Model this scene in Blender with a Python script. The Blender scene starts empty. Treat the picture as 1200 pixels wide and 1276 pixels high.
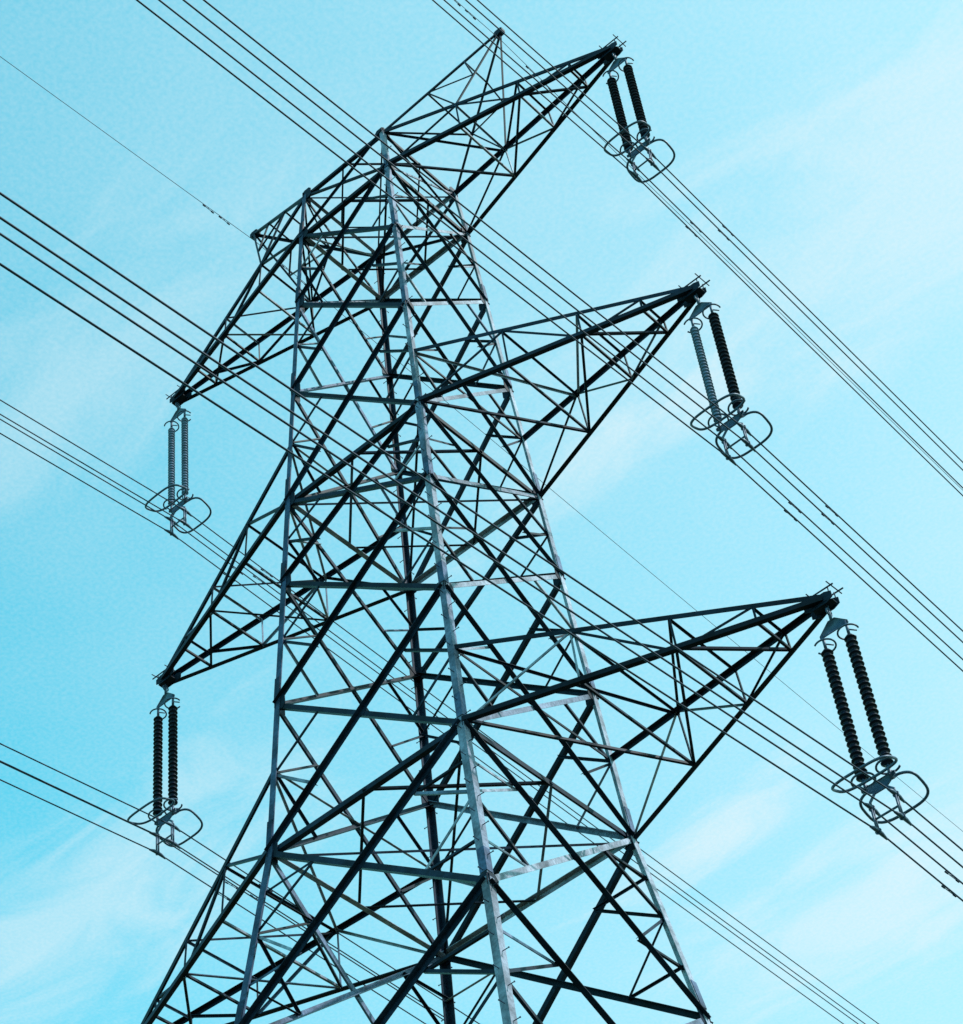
import bpy, math, random
from mathutils import Vector, Matrix, Quaternion
random.seed(7)
scene=bpy.context.scene
GZ=-1.6
# ------------------------------------------------------------------ materials
def newmat(name):
    m=bpy.data.materials.new(name); m.use_nodes=True
    return m,m.node_tree.nodes,m.node_tree.links,m.node_tree.nodes['Principled BSDF']
def steel_mat():
    m,N,L,b=newmat('galvanised_steel')
    at=N.new('ShaderNodeAttribute'); at.attribute_name='tone'
    tc=N.new('ShaderNodeTexCoord')
    n1=N.new('ShaderNodeTexNoise'); n1.inputs['Scale'].default_value=1.7; n1.inputs['Detail'].default_value=4
    n2=N.new('ShaderNodeTexNoise'); n2.inputs['Scale'].default_value=14; n2.inputs['Detail'].default_value=2
    L.new(tc.outputs['Object'],n1.inputs['Vector']);L.new(tc.outputs['Object'],n2.inputs['Vector'])
    mr=N.new('ShaderNodeMapRange'); mr.inputs['From Min'].default_value=.3; mr.inputs['From Max'].default_value=.7
    mr.inputs['To Min'].default_value=.4; mr.inputs['To Max'].default_value=1.5
    L.new(n1.outputs['Fac'],mr.inputs['Value'])
    mr2=N.new('ShaderNodeMapRange'); mr2.inputs['From Min'].default_value=.3; mr2.inputs['From Max'].default_value=.7
    mr2.inputs['To Min'].default_value=.7; mr2.inputs['To Max'].default_value=1.2
    L.new(n2.outputs['Fac'],mr2.inputs['Value'])
    mu=N.new('ShaderNodeMath'); mu.operation='MULTIPLY'; L.new(mr.outputs[0],mu.inputs[0]); L.new(mr2.outputs[0],mu.inputs[1])
    sc=N.new('ShaderNodeVectorMath'); sc.operation='SCALE'
    L.new(at.outputs['Color'],sc.inputs[0]); L.new(mu.outputs[0],sc.inputs['Scale'])
    L.new(sc.outputs[0],b.inputs['Base Color'])
    b.inputs['Metallic'].default_value=.0; b.inputs['Roughness'].default_value=.5
    b.inputs['Specular IOR Level'].default_value=.10
    return m
def simple(name,col,rough=.5,metal=0,scale=20,amt=.25,spec=.3):
    m,N,L,b=newmat(name)
    tc=N.new('ShaderNodeTexCoord'); n=N.new('ShaderNodeTexNoise'); n.inputs['Scale'].default_value=scale
    L.new(tc.outputs['Object'],n.inputs['Vector'])
    r=N.new('ShaderNodeValToRGB')
    r.color_ramp.elements[0].position=.3; r.color_ramp.elements[1].position=.7
    r.color_ramp.elements[0].color=[c*(1-amt) for c in col]+[1]; r.color_ramp.elements[1].color=[c*(1+amt) for c in col]+[1]
    L.new(n.outputs['Fac'],r.inputs['Fac']); L.new(r.outputs['Color'],b.inputs['Base Color'])
    b.inputs['Roughness'].default_value=rough; b.inputs['Metallic'].default_value=metal
    b.inputs['Specular IOR Level'].default_value=spec
    return m
STEEL=steel_mat()
INS_D=simple('dark_porcelain',(.006,.010,.024),.45,0,6,spec=.15)
INS_L=simple('grey_porcelain',(.10,.15,.24),.4,0,6,spec=.2)
FIT=simple('galvanised_fitting',(.045,.075,.13),.45,.1,10)
ALU=simple('weathered_aluminium_conductor',(.014,.026,.055),.55,.0,3,spec=.15)
CONC=simple('concrete',(.3,.29,.27),.9,0,5)

# ------------------------------------------------------------------ mesh builder
class MB:
    def __init__(s): s.v=[];s.f=[];s.t=[];s.m=[]
    def add(s,verts,faces,tone,mi=0):
        o=len(s.v); s.v+= [tuple(v) for v in verts]; s.f+=[tuple(i+o for i in f) for f in faces]
        s.t+=[tone]*len(verts); s.m+=[mi]*len(faces)
    def build(s,name,mats,parent=None,smooth=False):
        me=bpy.data.meshes.new(name); me.from_pydata(s.v,[],s.f)
        a=me.color_attributes.new('tone','FLOAT_COLOR','POINT')
        for i,t in enumerate(s.t):
            k=min(1,max(0,(t-.05)/.2))       # light painted into the steel: shaded tones navy, sunlit ones nearly neutral
            a.data[i].color=(t*(.42+.42*k),t*(.80+.12*k),t*(1.7-.5*k),1)
        for mm in mats: me.materials.append(mm)
        for p,mi in zip(me.polygons,s.m): p.material_index=mi; p.use_smooth=smooth
        me.validate(); me.update()
        ob=bpy.data.objects.new(name,me); scene.collection.objects.link(ob)
        if parent: ob.parent=parent
        return ob
def V(*a): return Vector(a)
DK=lambda: random.uniform(.010,.026)
def mix(pb=.15): return random.uniform(.12,.34) if random.random()<pb else DK()
def angle(mb,p,q,s,n,tone=None,flip=False,off=None,t=None):
    """steel angle section from p to q, one leg lying against plane of normal n"""
    p=Vector(p);q=Vector(q);n=Vector(n)
    d=(q-p)
    if d.length<.02: return
    d.normalize(); n=(n-d*n.dot(d)).normalized(); u=d.cross(n)
    if flip: u=-u
    s=s*.86
    if t is None: t=max(.008,s*.11)
    if off is None: off=random.uniform(-.004,.004)
    if tone is None: tone=mix()
    prof=[(-s/2,0),(s/2,0),(s/2,t),(-s/2+t,t),(-s/2+t,s),(-s/2,s)]
    vs=[]
    for c in (p,q):
        for a,b in prof: vs.append(c+u*a-n*(b-off))
    fs=[(i,(i+1)%6,(i+1)%6+6,i+6) for i in range(6)]+[(0,1,2,3,4,5),(11,10,9,8,7,6)]
    mb.add(vs,fs,tone)
def plate(mb,c,u,v,n,tone,t=.012):
    c=Vector(c);u=Vector(u);v=Vector(v);n=Vector(n).normalized()*t/2
    k=.55
    pr=[(-1,-k),(-k,-1),(k,-1),(1,-k),(1,k),(k,1),(-k,1),(-1,k)]
    vs=[c+u*a+v*b-n for a,b in pr]+[c+u*a+v*b+n for a,b in pr]
    fs=[tuple(range(8)),tuple(range(15,7,-1))]+[(i,(i+1)%8,(i+1)%8+8,i+8) for i in range(8)]
    mb.add(vs,fs,tone)
def tube(mb,pts,r,tone=.05,seg=8,mi=0,closed=False):
    pts=[Vector(p) for p in pts]; n=len(pts); vs=[];up=None
    for i,p in enumerate(pts):
        if closed: d=pts[(i+1)%n]-pts[i-1]
        else: d=pts[min(i+1,n-1)]-pts[max(i-1,0)]
        d.normalize()
        if up is None:
            up=Vector((0,0,1)) if abs(d.z)<.9 else Vector((1,0,0))
        a=(up-d*up.dot(d)).normalized(); up=a; b=d.cross(a)
        rr=r[i] if isinstance(r,(list,tuple)) else r
        for k in range(seg):
            th=2*math.pi*k/seg; vs.append(p+a*math.cos(th)*rr+b*math.sin(th)*rr)
    fs=[]
    for i in range(n if closed else n-1):
        j=(i+1)%n
        for k in range(seg): fs.append((i*seg+k,i*seg+(k+1)%seg,j*seg+(k+1)%seg,j*seg+k))
    if not closed: fs+= [tuple(range(seg-1,-1,-1)),tuple((n-1)*seg+k for k in range(seg))]
    mb.add(vs,fs,tone,mi)
# ------------------------------------------------------------------ tower geometry
Z={0:24.174,1:28.383,2:32.192,3:35.725,4:38.282,5:42.08,6:45.471,7:48.299,8:50.042,9:40.227,10:30.428}
WP=[(-1.6,6.0),(24.174,3.009),(28.383,2.494),(38.282,2.0),(48.299,1.5028),(50.042,1.3954)]
def hw(z):
    for (a,wa),(b,wb) in zip(WP,WP[1:]):
        if z<=b: return wa+(wb-wa)*(z-a)/(b-a)
    return WP[-1][1]
SG={'N':(1,-1),'R':(1,1),'L':(-1,-1),'B':(-1,1)}
def leg(c,z): w=hw(z); return Vector((SG[c][0]*w,SG[c][1]*w,z))
FACES=[('N','L',V(0,-1,0)),('N','R',V(1,0,0)),('L','B',V(-1,0,0)),('R','B',V(0,1,0))]
pylon=bpy.data.objects.new('electricity_pylon',None); scene.collection.objects.link(pylon)
body=MB()
lz=[-1.6,4,9.5,14.8,19.6,24.174,28.383,32.192,35.725,38.282,42.08,45.471,48.299,50.042]
LT={'N':.25,'R':.33,'L':.10,'B':.028}  # sunlit and shaded legs painted in as separate steel tones
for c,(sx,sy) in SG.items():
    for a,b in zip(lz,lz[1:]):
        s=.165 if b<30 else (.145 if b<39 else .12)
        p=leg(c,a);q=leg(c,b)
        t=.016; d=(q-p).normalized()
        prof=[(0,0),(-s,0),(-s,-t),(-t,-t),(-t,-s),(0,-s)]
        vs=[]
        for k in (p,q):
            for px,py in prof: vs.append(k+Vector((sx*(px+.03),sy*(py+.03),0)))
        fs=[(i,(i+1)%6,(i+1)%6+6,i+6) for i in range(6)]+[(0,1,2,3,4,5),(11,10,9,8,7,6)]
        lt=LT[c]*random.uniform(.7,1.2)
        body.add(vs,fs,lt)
        if b>10:
            m=p.lerp(q,.12)
            body.add([m+Vector((sx*(.034+e[0]),sy*(.034+e[1]),0))+d*h for h in (-.3,.3) for e in ((0,0),(-s*.9,0),(-s*.9,.012*1),(.012,.012),(.012,-s*.9),(0,-s*.9))],
                     [(i,(i+1)%6,(i+1)%6+6,i+6) for i in range(6)],LT[c]*.4)
def xpanel(zb,zt,s,sec,redund=1):
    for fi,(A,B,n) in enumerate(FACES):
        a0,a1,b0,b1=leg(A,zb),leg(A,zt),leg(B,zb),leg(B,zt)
        angle(body,a0,b1,s,n,off=.0,tone=(random.uniform(.2,.36) if fi==1 else (DK() if fi==0 else mix(.35))))  # sunlight put into the colour: bright on sun-facing side, dark on shaded one
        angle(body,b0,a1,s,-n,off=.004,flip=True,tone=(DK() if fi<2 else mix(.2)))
        w0=(b0-a0).length;w1=(b1-a1).length
        k=w0/(w0+w1); C=a0.lerp(b1,k)
        u=(b0-a0).normalized();v=V(0,0,1)
        plate(body,C+n*.004,u*.09,v*.09,n,.02)
        for nd,sgn in ((a1,1),(b1,-1)):
            plate(body,nd+n*.012+u*sgn*.10,u*.15,v*.19,n,.02)
        if redund:
            for lo,hi in ((a0,a1),(b0,b1)):
                M=lo.lerp(hi,k)
                m1=hi.lerp(C,.5);m2=lo.lerp(C,.5)
                angle(body,M,m1,sec,n,off=-.02)
                angle(body,M,m2,sec,n,off=-.03,flip=True)
                if redund>1:
                    Mh=lo.lerp(hi,(1+k)/2);Ml=lo.lerp(hi,k/2)
                    angle(body,Mh,m1,sec*.9,n,off=-.035); angle(body,Ml,m2,sec*.9,n,off=-.04)
def horiz(z,s,tone=None,faces=(0,1,2,3)):
    for i in faces:
        A,B,n=FACES[i]; angle(body,leg(A,z),leg(B,z),s,n,off=-.012,tone=tone if tone else (DK() if i in (0,1) else .30))  # far-side members coloured brighter to stand for sun on their inner faces
def plan(z,s,cross=True):
    c=[leg(k,z)+V(0,0,-.03) for k in 'NRBL']; m=[c[i].lerp(c[(i+1)%4],.5) for i in range(4)]
    for i in range(4): angle(body,m[i],m[(i+1)%4],s,(0,0,-1))
    if cross:
        angle(body,c[0],c[2],s,(0,0,-1),off=-.03); angle(body,c[1],c[3],s,(0,0,1),off=-.05)
seq=[(8,7,.07,.05,0),(7,6,.10,.055,1),(6,5,.11,.06,1),(5,4,.11,.06,1),(4,3,.11,.06,1),(3,2,.12,.06,1),(2,1,.125,.065,1),(1,0,.135,.065,2)]
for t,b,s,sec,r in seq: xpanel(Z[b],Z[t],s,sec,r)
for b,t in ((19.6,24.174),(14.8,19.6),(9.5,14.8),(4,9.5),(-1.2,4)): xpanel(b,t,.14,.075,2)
for z in (Z[1],Z[4],Z[7]): horiz(z,.135); plan(z,.065)
horiz(Z[8],.11); plan(Z[8],.05)
for z in (Z[9],Z[10]): horiz(z,.065,faces=(1,2))
horiz(19.6,.1); plan(19.6,.07,False); horiz(9.5,.1); plan(9.5,.07)
for c in ('N','B'):
    sx,sy=SG[c]; z=2.0;i=0
    while z<49.8:
        p=leg(c,z)+Vector((sx*.03,sy*.03,0))
        if i%2: o=Vector((-sx*.07,0,0));d=Vector((0,sy*.14,0))
        else: o=Vector((0,-sy*.07,0));d=Vector((sx*.14,0,0))
        tube(body,[p+o,p+o+d],.009,.04,5); tube(body,[p+o+d*.93,p+o+d*1.02],.016,.04,6)
        z+=.38;i+=1
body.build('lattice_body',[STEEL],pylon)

# ------------------------------------------------------------------ crossarms
def crossarm(sx,xt,kl,ku,stn,name,s=.125):
    mb=MB()
    cs=('N','R') if sx>0 else ('L','B')
    zl,zu=Z[kl],Z[ku]
    T=Vector((sx*xt,0,zl))
    P={}
    for i,c in enumerate(cs):
        sy=-1 if i==0 else 1
        tl=T+V(0,sy*.10,0); tu=T+V(0,sy*.10,.13)
        P[i]=(leg(c,zl),tl,leg(c,zu),tu)
    low=lambda i,t:P[i][0].lerp(P[i][1],t)
    upp=lambda i,t:P[i][2].lerp(P[i][3],t)
    for i in (0,1):
        ny=V(0,-1 if i==0 else 1,0)
        angle(mb,low(i,0),low(i,1),s,(0,0,-1),tone=DK(),flip=(i==0)^(sx>0))
        angle(mb,upp(i,0),upp(i,1),s*.95,ny,tone=DK(),flip=(sx>0)^(i==0))
        ts=[0]+stn
        for j in range(1,len(ts)):
            a,b=ts[j-1],ts[j]
            angle(mb,low(i,b),upp(i,b),.055,ny,off=-.01)
            if j%2: angle(mb,low(i,a),upp(i,b),.065,ny,off=-.02)
            else: angle(mb,upp(i,a),low(i,b),.065,ny,off=-.02)
    ts=[0]+stn
    for j in range(1,len(ts)):
        a,b=ts[j-1],ts[j]
        x,y=(0,1) if j%2 else (1,0)
        angle(mb,low(0,b),low(1,b),.06,(0,0,-1),off=-.02)
        angle(mb,low(x,a),low(y,b),.065,(0,0,-1),off=-.035)
        angle(mb,upp(0,b),upp(1,b),.055,(0,0,1),off=-.02)
        if j<3: angle(mb,upp(x,a),upp(y,b),.06,(0,0,1),off=-.035)
    for sy in (-1,1):
        plate(mb,T+V(-sx*.10,sy*.115,.05),V(.30,0,0),V(0,0,.13),V(0,1,0),.02)
    plate(mb,T+V(-sx*.05,0,-.03),V(.22,0,0),V(0,.13,0),V(0,0,1),.02)
    tube(mb,[T+V(-.32,-.12,.24),T+V(.28,-.12,.24)],.016,.05,6)
    tube(mb,[T+V(-.25,.14,.27),T+V(.33,.14,.27)],.016,.05,6)
    for xx in (-.22,.22):
        tube(mb,[T+V(xx,-.24,.25),T+V(xx,.26,.29)],.012,.05,6)
    for xx in (-.15,.15):
        for yy in (-.10,.11): tube(mb,[T+V(xx,yy,.1),T+V(xx,yy,.27)],.012,.05,6)
    mb.build(name,[STEEL],pylon)
    return upp
ARMS={'t':(7.5945,7,8),'m':(8.035,4,9),'b':(8.928,1,10)}
UPP={}
for nm,(xt,kl,ku) in ARMS.items():
    for sx in (1,-1):
        UPP[(nm,sx)]=crossarm(sx,xt,kl,ku,[.33,.6,.82] ,'crossarm_%s_%s'%({'t':'top','m':'middle','b':'bottom'}[nm],'a' if sx>0 else 'b'))
# ------------------------------------------------------------------ earth wire peaks
for sx in (1,-1):
    mb=MB(); Pk=V(sx*4.5056,0,52.784); cs=('N','R') if sx>0 else ('L','B')
    u=UPP[('t',sx)]
    for i,c in enumerate(cs):
        ny=V(0,-1 if i==0 else 1,0); off=V(0,(-1,1)[i]*.06,0)
        a=leg(c,Z[8]); g=u(i,.33)
        angle(mb,a,Pk+off,.085,ny,tone=DK())
        angle(mb,g,Pk+off+V(0,0,-.05),.07,ny,tone=DK())
        up=lambda t:a.lerp(Pk+off,t)
        lo=lambda t:g.lerp(Pk+off,t)
        angle(mb,up(.38),g,.05,ny); angle(mb,up(.38),lo(.4),.045,ny); angle(mb,up(.7),lo(.4),.045,ny)
    a0,a1=leg(cs[0],Z[8]),leg(cs[1],Z[8])
    for t in (.38,.7):
        angle(mb,a0.lerp(Pk,t),a1.lerp(Pk,t),.045,(0,0,1))
    angle(mb,a0,a1.lerp(Pk,.38),.045,(0,0,1),off=-.03)
    plate(mb,Pk+V(0,0,0),V(.14,0,0),V(0,0,.10),V(0,1,0),.02,.14)
    tube(mb,[Pk+V(0,0,-.08),Pk+V(0,0,-.3)],.03,.03,6)
    mb.build('earth_wire_peak_'+('a' if sx>0 else 'b'),[STEEL],pylon)
# footings
mb=MB()
for c in 'NRLB':
    p=leg(c,-1.2)
    vs=[];r0,r1=.75,.6
    for z,r in ((GZ-.3,r0),(GZ+.35,r1),(GZ+.45,r1-.1)):
        for a in range(12): vs.append(V(p.x+r*math.cos(a*math.pi/6),p.y+r*math.sin(a*math.pi/6),z))
    fs=[(i*12+a,i*12+(a+1)%12,(i+1)*12+(a+1)%12,(i+1)*12+a) for i in range(2) for a in range(12)]+[tuple(range(24,36))]
    mb.add(vs,fs,.3)
mb.build('concrete_footings',[CONC],pylon)
# ------------------------------------------------------------------ insulators
D=4.78; BS=.24
def lathe(mb,base,axis_len,prof,mi,seg=14):
    vs=[];n=len(prof)
    for r,h in prof:
        for k in range(seg):
            a=2*math.pi*k/seg; vs.append(base+V(r*math.cos(a),r*math.sin(a),-h))
    fs=[(i*seg+k,i*seg+(k+1)%seg,(i+1)*seg+(k+1)%seg,(i+1)*seg+k) for i in range(n-1) for k in range(seg)]
    mb.add(vs,fs,.2,mi)
def ring(mb,c,ax,ay,rad,gap,r=.016,start=0,n=26):
    pts=[]
    for k in range(n+1):
        a=start+gap/2+(2*math.pi-gap)*k/n; pts.append(c+ax*math.cos(a)*rad+ay*math.sin(a)*rad)
    tube(mb,pts,r,mi=0,seg=7)
def insulator(T,mats,light):
    mb=MB(); T=Vector(T)
    tube(mb,[T+V(0,0,0),T+V(0,0,-.42)],.03)
    ring(mb,T+V(0,0,-.2),V(0,1,0),V(0,0,1),.08,0.01,.018,n=14)
    y=.012
    tri=[(-.07,-.38),(.07,-.38),(.30,-.60),(.30,-.66),(-.30,-.66),(-.30,-.60)]
    vs=[T+V(a,-y,b) for a,b in tri]+[T+V(a,y,b) for a,b in tri]
    mb.add(vs,[tuple(range(6)),tuple(range(11,5,-1))]+[(i,(i+1)%6,(i+1)%6+6,i+6) for i in range(6)],.2)
    s0,s1=.95,3.92
    for i,xx in enumerate((-.25,.25)):
        p=T+V(xx,0,0)
        tube(mb,[p+V(0,0,-.60),p+V(0,0,-s0)],.03)
        ring(mb,p+V(0,0,-.86),V(1,0,0),V(0,1,0),.19,1.2,.018,start=(math.pi*.25 if i else math.pi*1.1))
        tube(mb,[p+V(0,0,-.80),p+V(.12,.1,-.84)],.014)
        prof=[(.035,s0)]
        li=light[i]
        nd=30 if li else 24; st=(s1-s0)/nd; k1,k2=(.82,.84) if li else (1,1)
        for k in range(nd):
            h=s0+k*st
            prof+=[(.064,h+.01),(.07,h+st*.28),(.106*k1,h+st*.55),(.113*k1,h+st*.68),(.09*k2,h+st*.74),(.062,h+st*.80)]
        prof+=[(.04,s1)]
        lathe(mb,p,1,prof,1+i)
        tube(mb,[p+V(0,0,-s1),p+V(0,0,-s1-.3)],.03)
        ring(mb,p+V(0,0,-s1-.02),V(1,0,0),V(0,1,0),.2,1.0,.02,start=(0.3 if i else 2.6))
        tube(mb,[p+V(0,0,-s1-.12),p+V(.0,.2,-s1-.02)],.014)
    zy=-s1-.22
    tri=[(-.34,zy+.05),(.34,zy+.05),(.34,zy-.02),(.11,zy-.18),(-.11,zy-.18),(-.34,zy-.02)]
    vs=[T+V(a,-y,b) for a,b in tri]+[T+V(a,y,b) for a,b in tri]
    mb.add(vs,[tuple(range(6)),tuple(range(11,5,-1))]+[(i,(i+1)%6,(i+1)%6+6,i+6) for i in range(6)],.2)
    zc=-D
    for sx in (-1,1):
        tube(mb,[T+V(sx*.08,0,zy-.12),T+V(sx*BS,0,zc+BS+.12),T+V(sx*BS,0,zc+BS)],.025)
        tube(mb,[T+V(sx*BS,.03,zc+BS),T+V(sx*BS,.03,zc-BS)],.02)
        tube(mb,[T+V(sx*BS,-.03,zc+BS),T+V(sx*BS,-.03,zc-BS)],.02)
        for sz in (-1,1):
            c=T+V(sx*BS,0,zc+sz*BS)
            tube(mb,[c+V(0,-.24,-.035),c+V(0,-.1,.0),c+V(0,.1,.0),c+V(0,.24,-.035)],[.02,.04,.04,.02])
            ring(mb,c,V(1,0,0),V(0,0,1),.05,.01,.014,n=10)
    tube(mb,[T+V(-BS,0,zc),T+V(BS,0,zc)],.02)
    # racket-shaped grading rings either side along the line
    for sy in (-1,1):
        cy=.43*sy; zz=-s1-.12
        pts=[]
        hx,hy=.56,.32
        n=40
        for k in range(n):
            a=2*math.pi*k/n
            ca,sa=math.cos(a),math.sin(a)
            x=hx*math.copysign(abs(ca)**.6,ca); yy=hy*math.copysign(abs(sa)**.6,sa)
            pts.append(T+V(x,cy+yy,zz-.40*abs(cy+yy)))
        tube(mb,pts,.026,closed=True,seg=8)
        for xx in (-.25,.25):
            tube(mb,[T+V(xx,0,zy),T+V(xx,sy*.08,zy-.02),T+V(xx*1.2,sy*.13,zz-.06)],.017)
    return mb,mats
for (nm,sx),mats in {('t',1):(INS_D,INS_D),('m',1):(INS_L,INS_D),('b',1):(INS_D,INS_D),('t',-1):(INS_L,INS_L),('m',-1):(INS_D,INS_D),('b',-1):(INS_D,INS_D)}.items():
    xt,kl,_=ARMS[nm]
    mb,mt=insulator(V(0,0,0),mats,[m is INS_L for m in mats])
    ob=mb.build('insulator_string_set',[FIT,mt[0],mt[1]],None,True)
    ob.location=(sx*xt,0,Z[kl])
# ------------------------------------------------------------------ conductors
def ys(lo,hi):
    out=[];y=lo
    while y<hi: out.append(y); y+=.5 if abs(y)<6 else (2.5 if abs(y)<60 else 10)
    return out+[hi]
def sag(y,e=1.0):
    if y<0: return e*(-.105*abs(y)+.0003*y*y)
    return e*(-.0606*abs(y)+.0003*y*y)
NEAR,FAR=-350,202
for nm in 'tmb':
    for sx in (1,-1):
        xt,kl,_=ARMS[nm]; mb=MB(); k=0
        for ax in (-1,1):
            for az in (-1,1):
                k+=1
                j1,j2=random.uniform(-.002,.002),random.uniform(-.0015,.0015)
                pts=[V(ax*BS,y,az*BS+sag(y)+(j1 if y<0 else j2)*abs(y)) for y in ys(NEAR,FAR)]
                tube(mb,pts,.0155,seg=6)
                for yd in ((1.7+.3*k),):
                    c=V(ax*BS,yd,az*BS+sag(yd))
                    tube(mb,[c,c+V(0,0,-.05)],.012,seg=6)
                    c2=c+V(0,0,-.055)
                    tube(mb,[c2+V(0,-.2,0),c2+V(0,.2,0)],.008,seg=5)
                    for s in (-1,1): tube(mb,[c2+V(0,s*.13,0),c2+V(0,s*.21,0)],.018,seg=7)
        for yd in (-60,-120,-180,-250,70,130):
            r=[V(a*BS,yd,b*BS+sag(yd)) for a,b in ((-1,-1),(1,-1),(1,1),(-1,1))]
            tube(mb,r,.02,closed=True,seg=6)
        ob=mb.build('power_line_conductor_bundle',[ALU],None,True); ob.location=(sx*xt,0,Z[kl]-D)
for sx in (1,-1):
    mb=MB(); tube(mb,[V(0,y,sag(y,.9)) for y in ys(NEAR,FAR)],.008,seg=6)
    for yd in (-1.2,-1.8,1.2,1.8):
        c2=V(0,yd,sag(yd,.9)-.07)
        tube(mb,[c2+V(0,-.18,0),c2+V(0,.18,0)],.01,seg=5); tube(mb,[c2,c2+V(0,0,.07)],.012,seg=5)
        for s in (-1,1): tube(mb,[c2+V(0,s*.11,0),c2+V(0,s*.2,0)],.022,seg=6)
    ob=mb.build('earth_wire',[ALU],None,True); ob.location=(sx*4.5056,0,52.784-.33)
# ------------------------------------------------------------------ ground
mb=MB()
vs=[V(0,0,GZ)]
rings=[20,60,150,400,1000,2500,6000]
for r in rings:
    for k in range(64): a=2*math.pi*k/64; vs.append(V(r*math.cos(a),r*math.sin(a),GZ))
fs=[(0,1+k,1+(k+1)%64) for k in range(64)]
for i in range(len(rings)-1):
    for k in range(64): fs.append((1+i*64+k,1+(i+1)*64+k,1+(i+1)*64+(k+1)%64,1+i*64+(k+1)%64))
mb.add(vs,fs,.1)
gm,N,L,b=newmat('rough_grass')
tc=N.new('ShaderNodeTexCoord');n1=N.new('ShaderNodeTexNoise');n1.inputs['Scale'].default_value=.15;n1.inputs['Detail'].default_value=8
L.new(tc.outputs['Object'],n1.inputs['Vector'])
r=N.new('ShaderNodeValToRGB'); r.color_ramp.elements[0].position=.3;r.color_ramp.elements[1].position=.7
r.color_ramp.elements[0].color=(.022,.035,.012,1);r.color_ramp.elements[1].color=(.06,.075,.025,1)
L.new(n1.outputs['Fac'],r.inputs['Fac']);L.new(r.outputs['Color'],b.inputs['Base Color']);b.inputs['Roughness'].default_value=.95
mb.build('ground',[gm])
# ------------------------------------------------------------------ sun + sky
SAZ=math.radians(24);SEL=math.radians(46)
S=V(math.cos(SEL)*math.cos(SAZ),math.cos(SEL)*math.sin(SAZ),math.sin(SEL))
sun=bpy.data.lights.new('sun','SUN');sun.energy=4.8;sun.angle=math.radians(.5);sun.color=(1,.97,.94)
so=bpy.data.objects.new('sun',sun);scene.collection.objects.link(so)
so.rotation_euler=S.to_track_quat('Z','Y').to_euler();so.location=S*100
w=bpy.data.worlds.new('World');w.name='sky';scene.world=w;w.use_nodes=True
try:
    w.cycles.sampling_method='MANUAL'; w.cycles.sample_map_resolution=256
except Exception: pass
N=w.node_tree.nodes;L=w.node_tree.links;bg=N['Background'];bg.inputs['Strength'].default_value=.1
sk=N.new('ShaderNodeTexSky');sk.sky_type='NISHITA';sk.sun_disc=False
sk.sun_elevation=SEL;sk.sun_rotation=math.pi/2-SAZ
def math_(op,a,b=None,c=None):
    n=N.new('ShaderNodeMath');n.operation=op
    for i,x in enumerate((a,b,c)):
        if x is None: continue
        if isinstance(x,(int,float)): n.inputs[i].default_value=x
        else: L.new(x,n.inputs[i])
    return n.outputs[0]
def noise(vec,scale,detail=5,rough=.5,dist=0):
    n=N.new('ShaderNodeTexNoise');n.noise_dimensions='2D';L.new(vec,n.inputs['Vector']);n.inputs['Scale'].default_value=scale
    n.inputs['Detail'].default_value=detail;n.inputs['Roughness'].default_value=rough;n.inputs['Distortion'].default_value=dist
    return n
def mrange(v,a,b,c=0,d=1,smooth=False):
    n=N.new('ShaderNodeMapRange')
    if smooth: n.interpolation_type='SMOOTHSTEP'
    L.new(v,n.inputs['Value']);n.inputs['From Min'].default_value=a;n.inputs['From Max'].default_value=b
    n.inputs['To Min'].default_value=c;n.inputs['To Max'].default_value=d
    return n.outputs[0]
gain=N.new('ShaderNodeMix');gain.data_type='RGBA';gain.blend_type='MULTIPLY';gain.inputs[0].default_value=1
L.new(sk.outputs[0],gain.inputs[6]);gain.inputs[7].default_value=(1.35,4.5,3.4,1)
tc=N.new('ShaderNodeTexCoord');sep=N.new('ShaderNodeSeparateXYZ');L.new(tc.outputs['Generated'],sep.inputs[0])
# project view direction onto a flat high cloud layer
zz=math_('ADD',math_('MAXIMUM',sep.outputs[2],0),.06)
px=math_('DIVIDE',sep.outputs[0],zz);py=math_('DIVIDE',sep.outputs[1],zz)
cb=N.new('ShaderNodeCombineXYZ');L.new(px,cb.inputs[0]);L.new(py,cb.inputs[1])
n2=noise(cb.outputs[0],3.2,5,.6)
c2=mrange(n2.outputs['Fac'],.35,.65)
g=math_('ADD',math_('MULTIPLY',px,.81),math_('MULTIPLY',py,.58))
fac=mrange(g,-.28,.30,.04,.50)
fac=math_('ADD',fac,math_('MULTIPLY',c2,.10))
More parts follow.
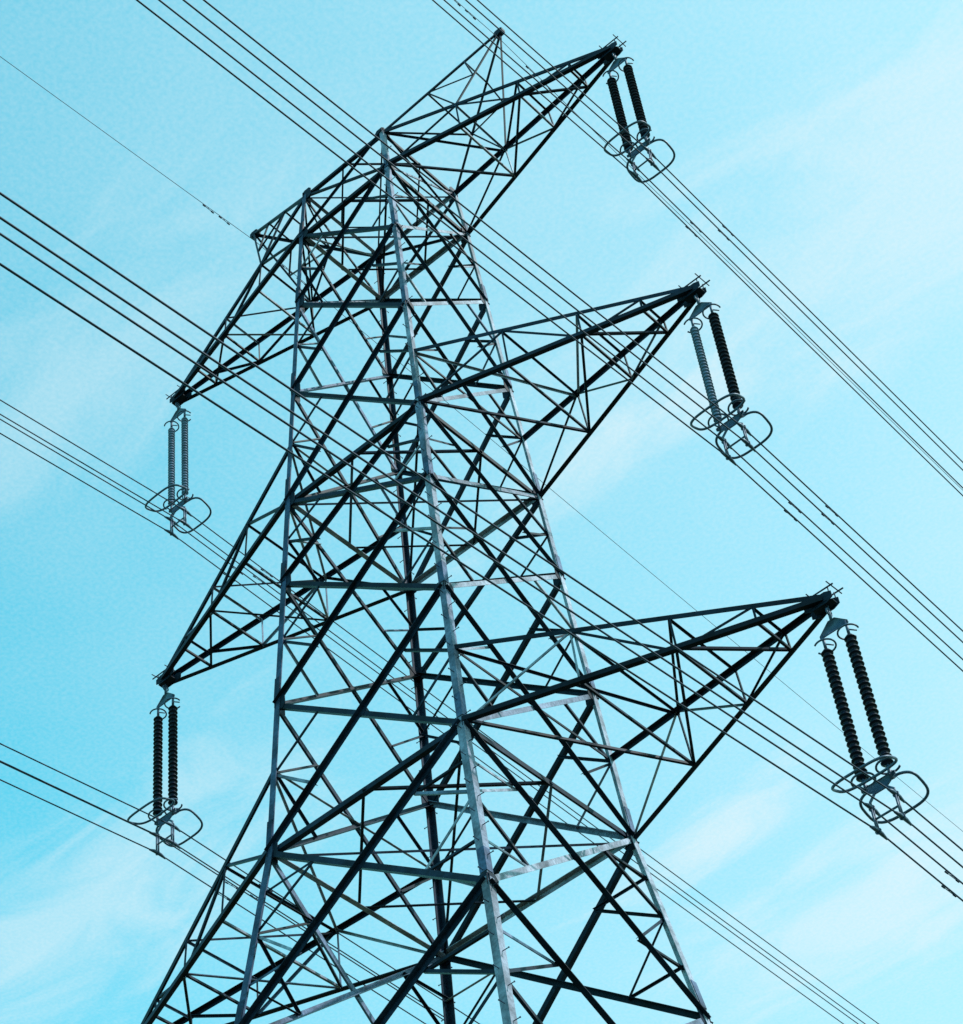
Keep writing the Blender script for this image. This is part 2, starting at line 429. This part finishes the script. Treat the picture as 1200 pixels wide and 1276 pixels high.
# individual cirrus streaks (cloud-layer coordinates, all drawn out along the same wind)
mp2=N.new('ShaderNodeMapping');L.new(cb.outputs[0],mp2.inputs[0]);mp2.inputs['Scale'].default_value=(8,20,1)
nd=noise(mp2.outputs[0],1,6,.62,.5)
dn=math_('MULTIPLY',math_('SUBTRACT',nd.outputs['Fac'],.5),3.4)
for cx,cy,l,wd,st in ((-.575,1.010,.06,.022,.40),(-.438,.722,.075,.016,.20),(-.888,.765,.13,.045,.42),(-.60,.489,.14,.034,.24),(-.218,.692,.15,.055,.25),(-.553,1.133,.10,.05,.30)):
    dx=math_('MULTIPLY_ADD',px,1/l,-cx/l);dy=math_('MULTIPLY_ADD',py,1/wd,-cy/wd)
    q=math_('SQRT',math_('MULTIPLY_ADD',dx,dx,math_('MULTIPLY',dy,dy)))
    m=mrange(math_('ADD',q,dn),1.9,.0,smooth=True)
    fac=math_('MULTIPLY_ADD',m,st,fac)
nf=noise(cb.outputs[0],420,1,.6)      # fine ripple of the thin veil
fac=math_('ADD',fac,math_('MULTIPLY',math_('SUBTRACT',nf.outputs['Fac'],.5),.20))
fac=math_('MAXIMUM',math_('MINIMUM',fac,.92),0)
mx=N.new('ShaderNodeMix');mx.data_type='RGBA';L.new(fac,mx.inputs[0]);L.new(gain.outputs[2],mx.inputs[6]);mx.inputs[7].default_value=(7.9,9.3,9.8,1)
L.new(mx.outputs[2],bg.inputs['Color'])
# ------------------------------------------------------------------ camera
a,p,r=2.1927,.81895,-.14146
F=V(math.cos(p)*math.cos(a),math.cos(p)*math.sin(a),math.sin(p));R=V(math.sin(a),-math.cos(a),0);U=R.cross(F)
R2=R*math.cos(r)+U*math.sin(r);U2=U*math.cos(r)-R*math.sin(r)
cam=bpy.data.cameras.new('camera');co=bpy.data.objects.new('camera',cam);scene.collection.objects.link(co)
co.matrix_world=Matrix(((R2.x,U2.x,-F.x,21.641),(R2.y,U2.y,-F.y,-27.713),(R2.z,U2.z,-F.z,0),(0,0,0,1)))
cam.sensor_width=36;cam.lens=36*2901.5/1276;cam.clip_start=.1;cam.clip_end=20000
scene.camera=co
scene.view_settings.view_transform='Standard'
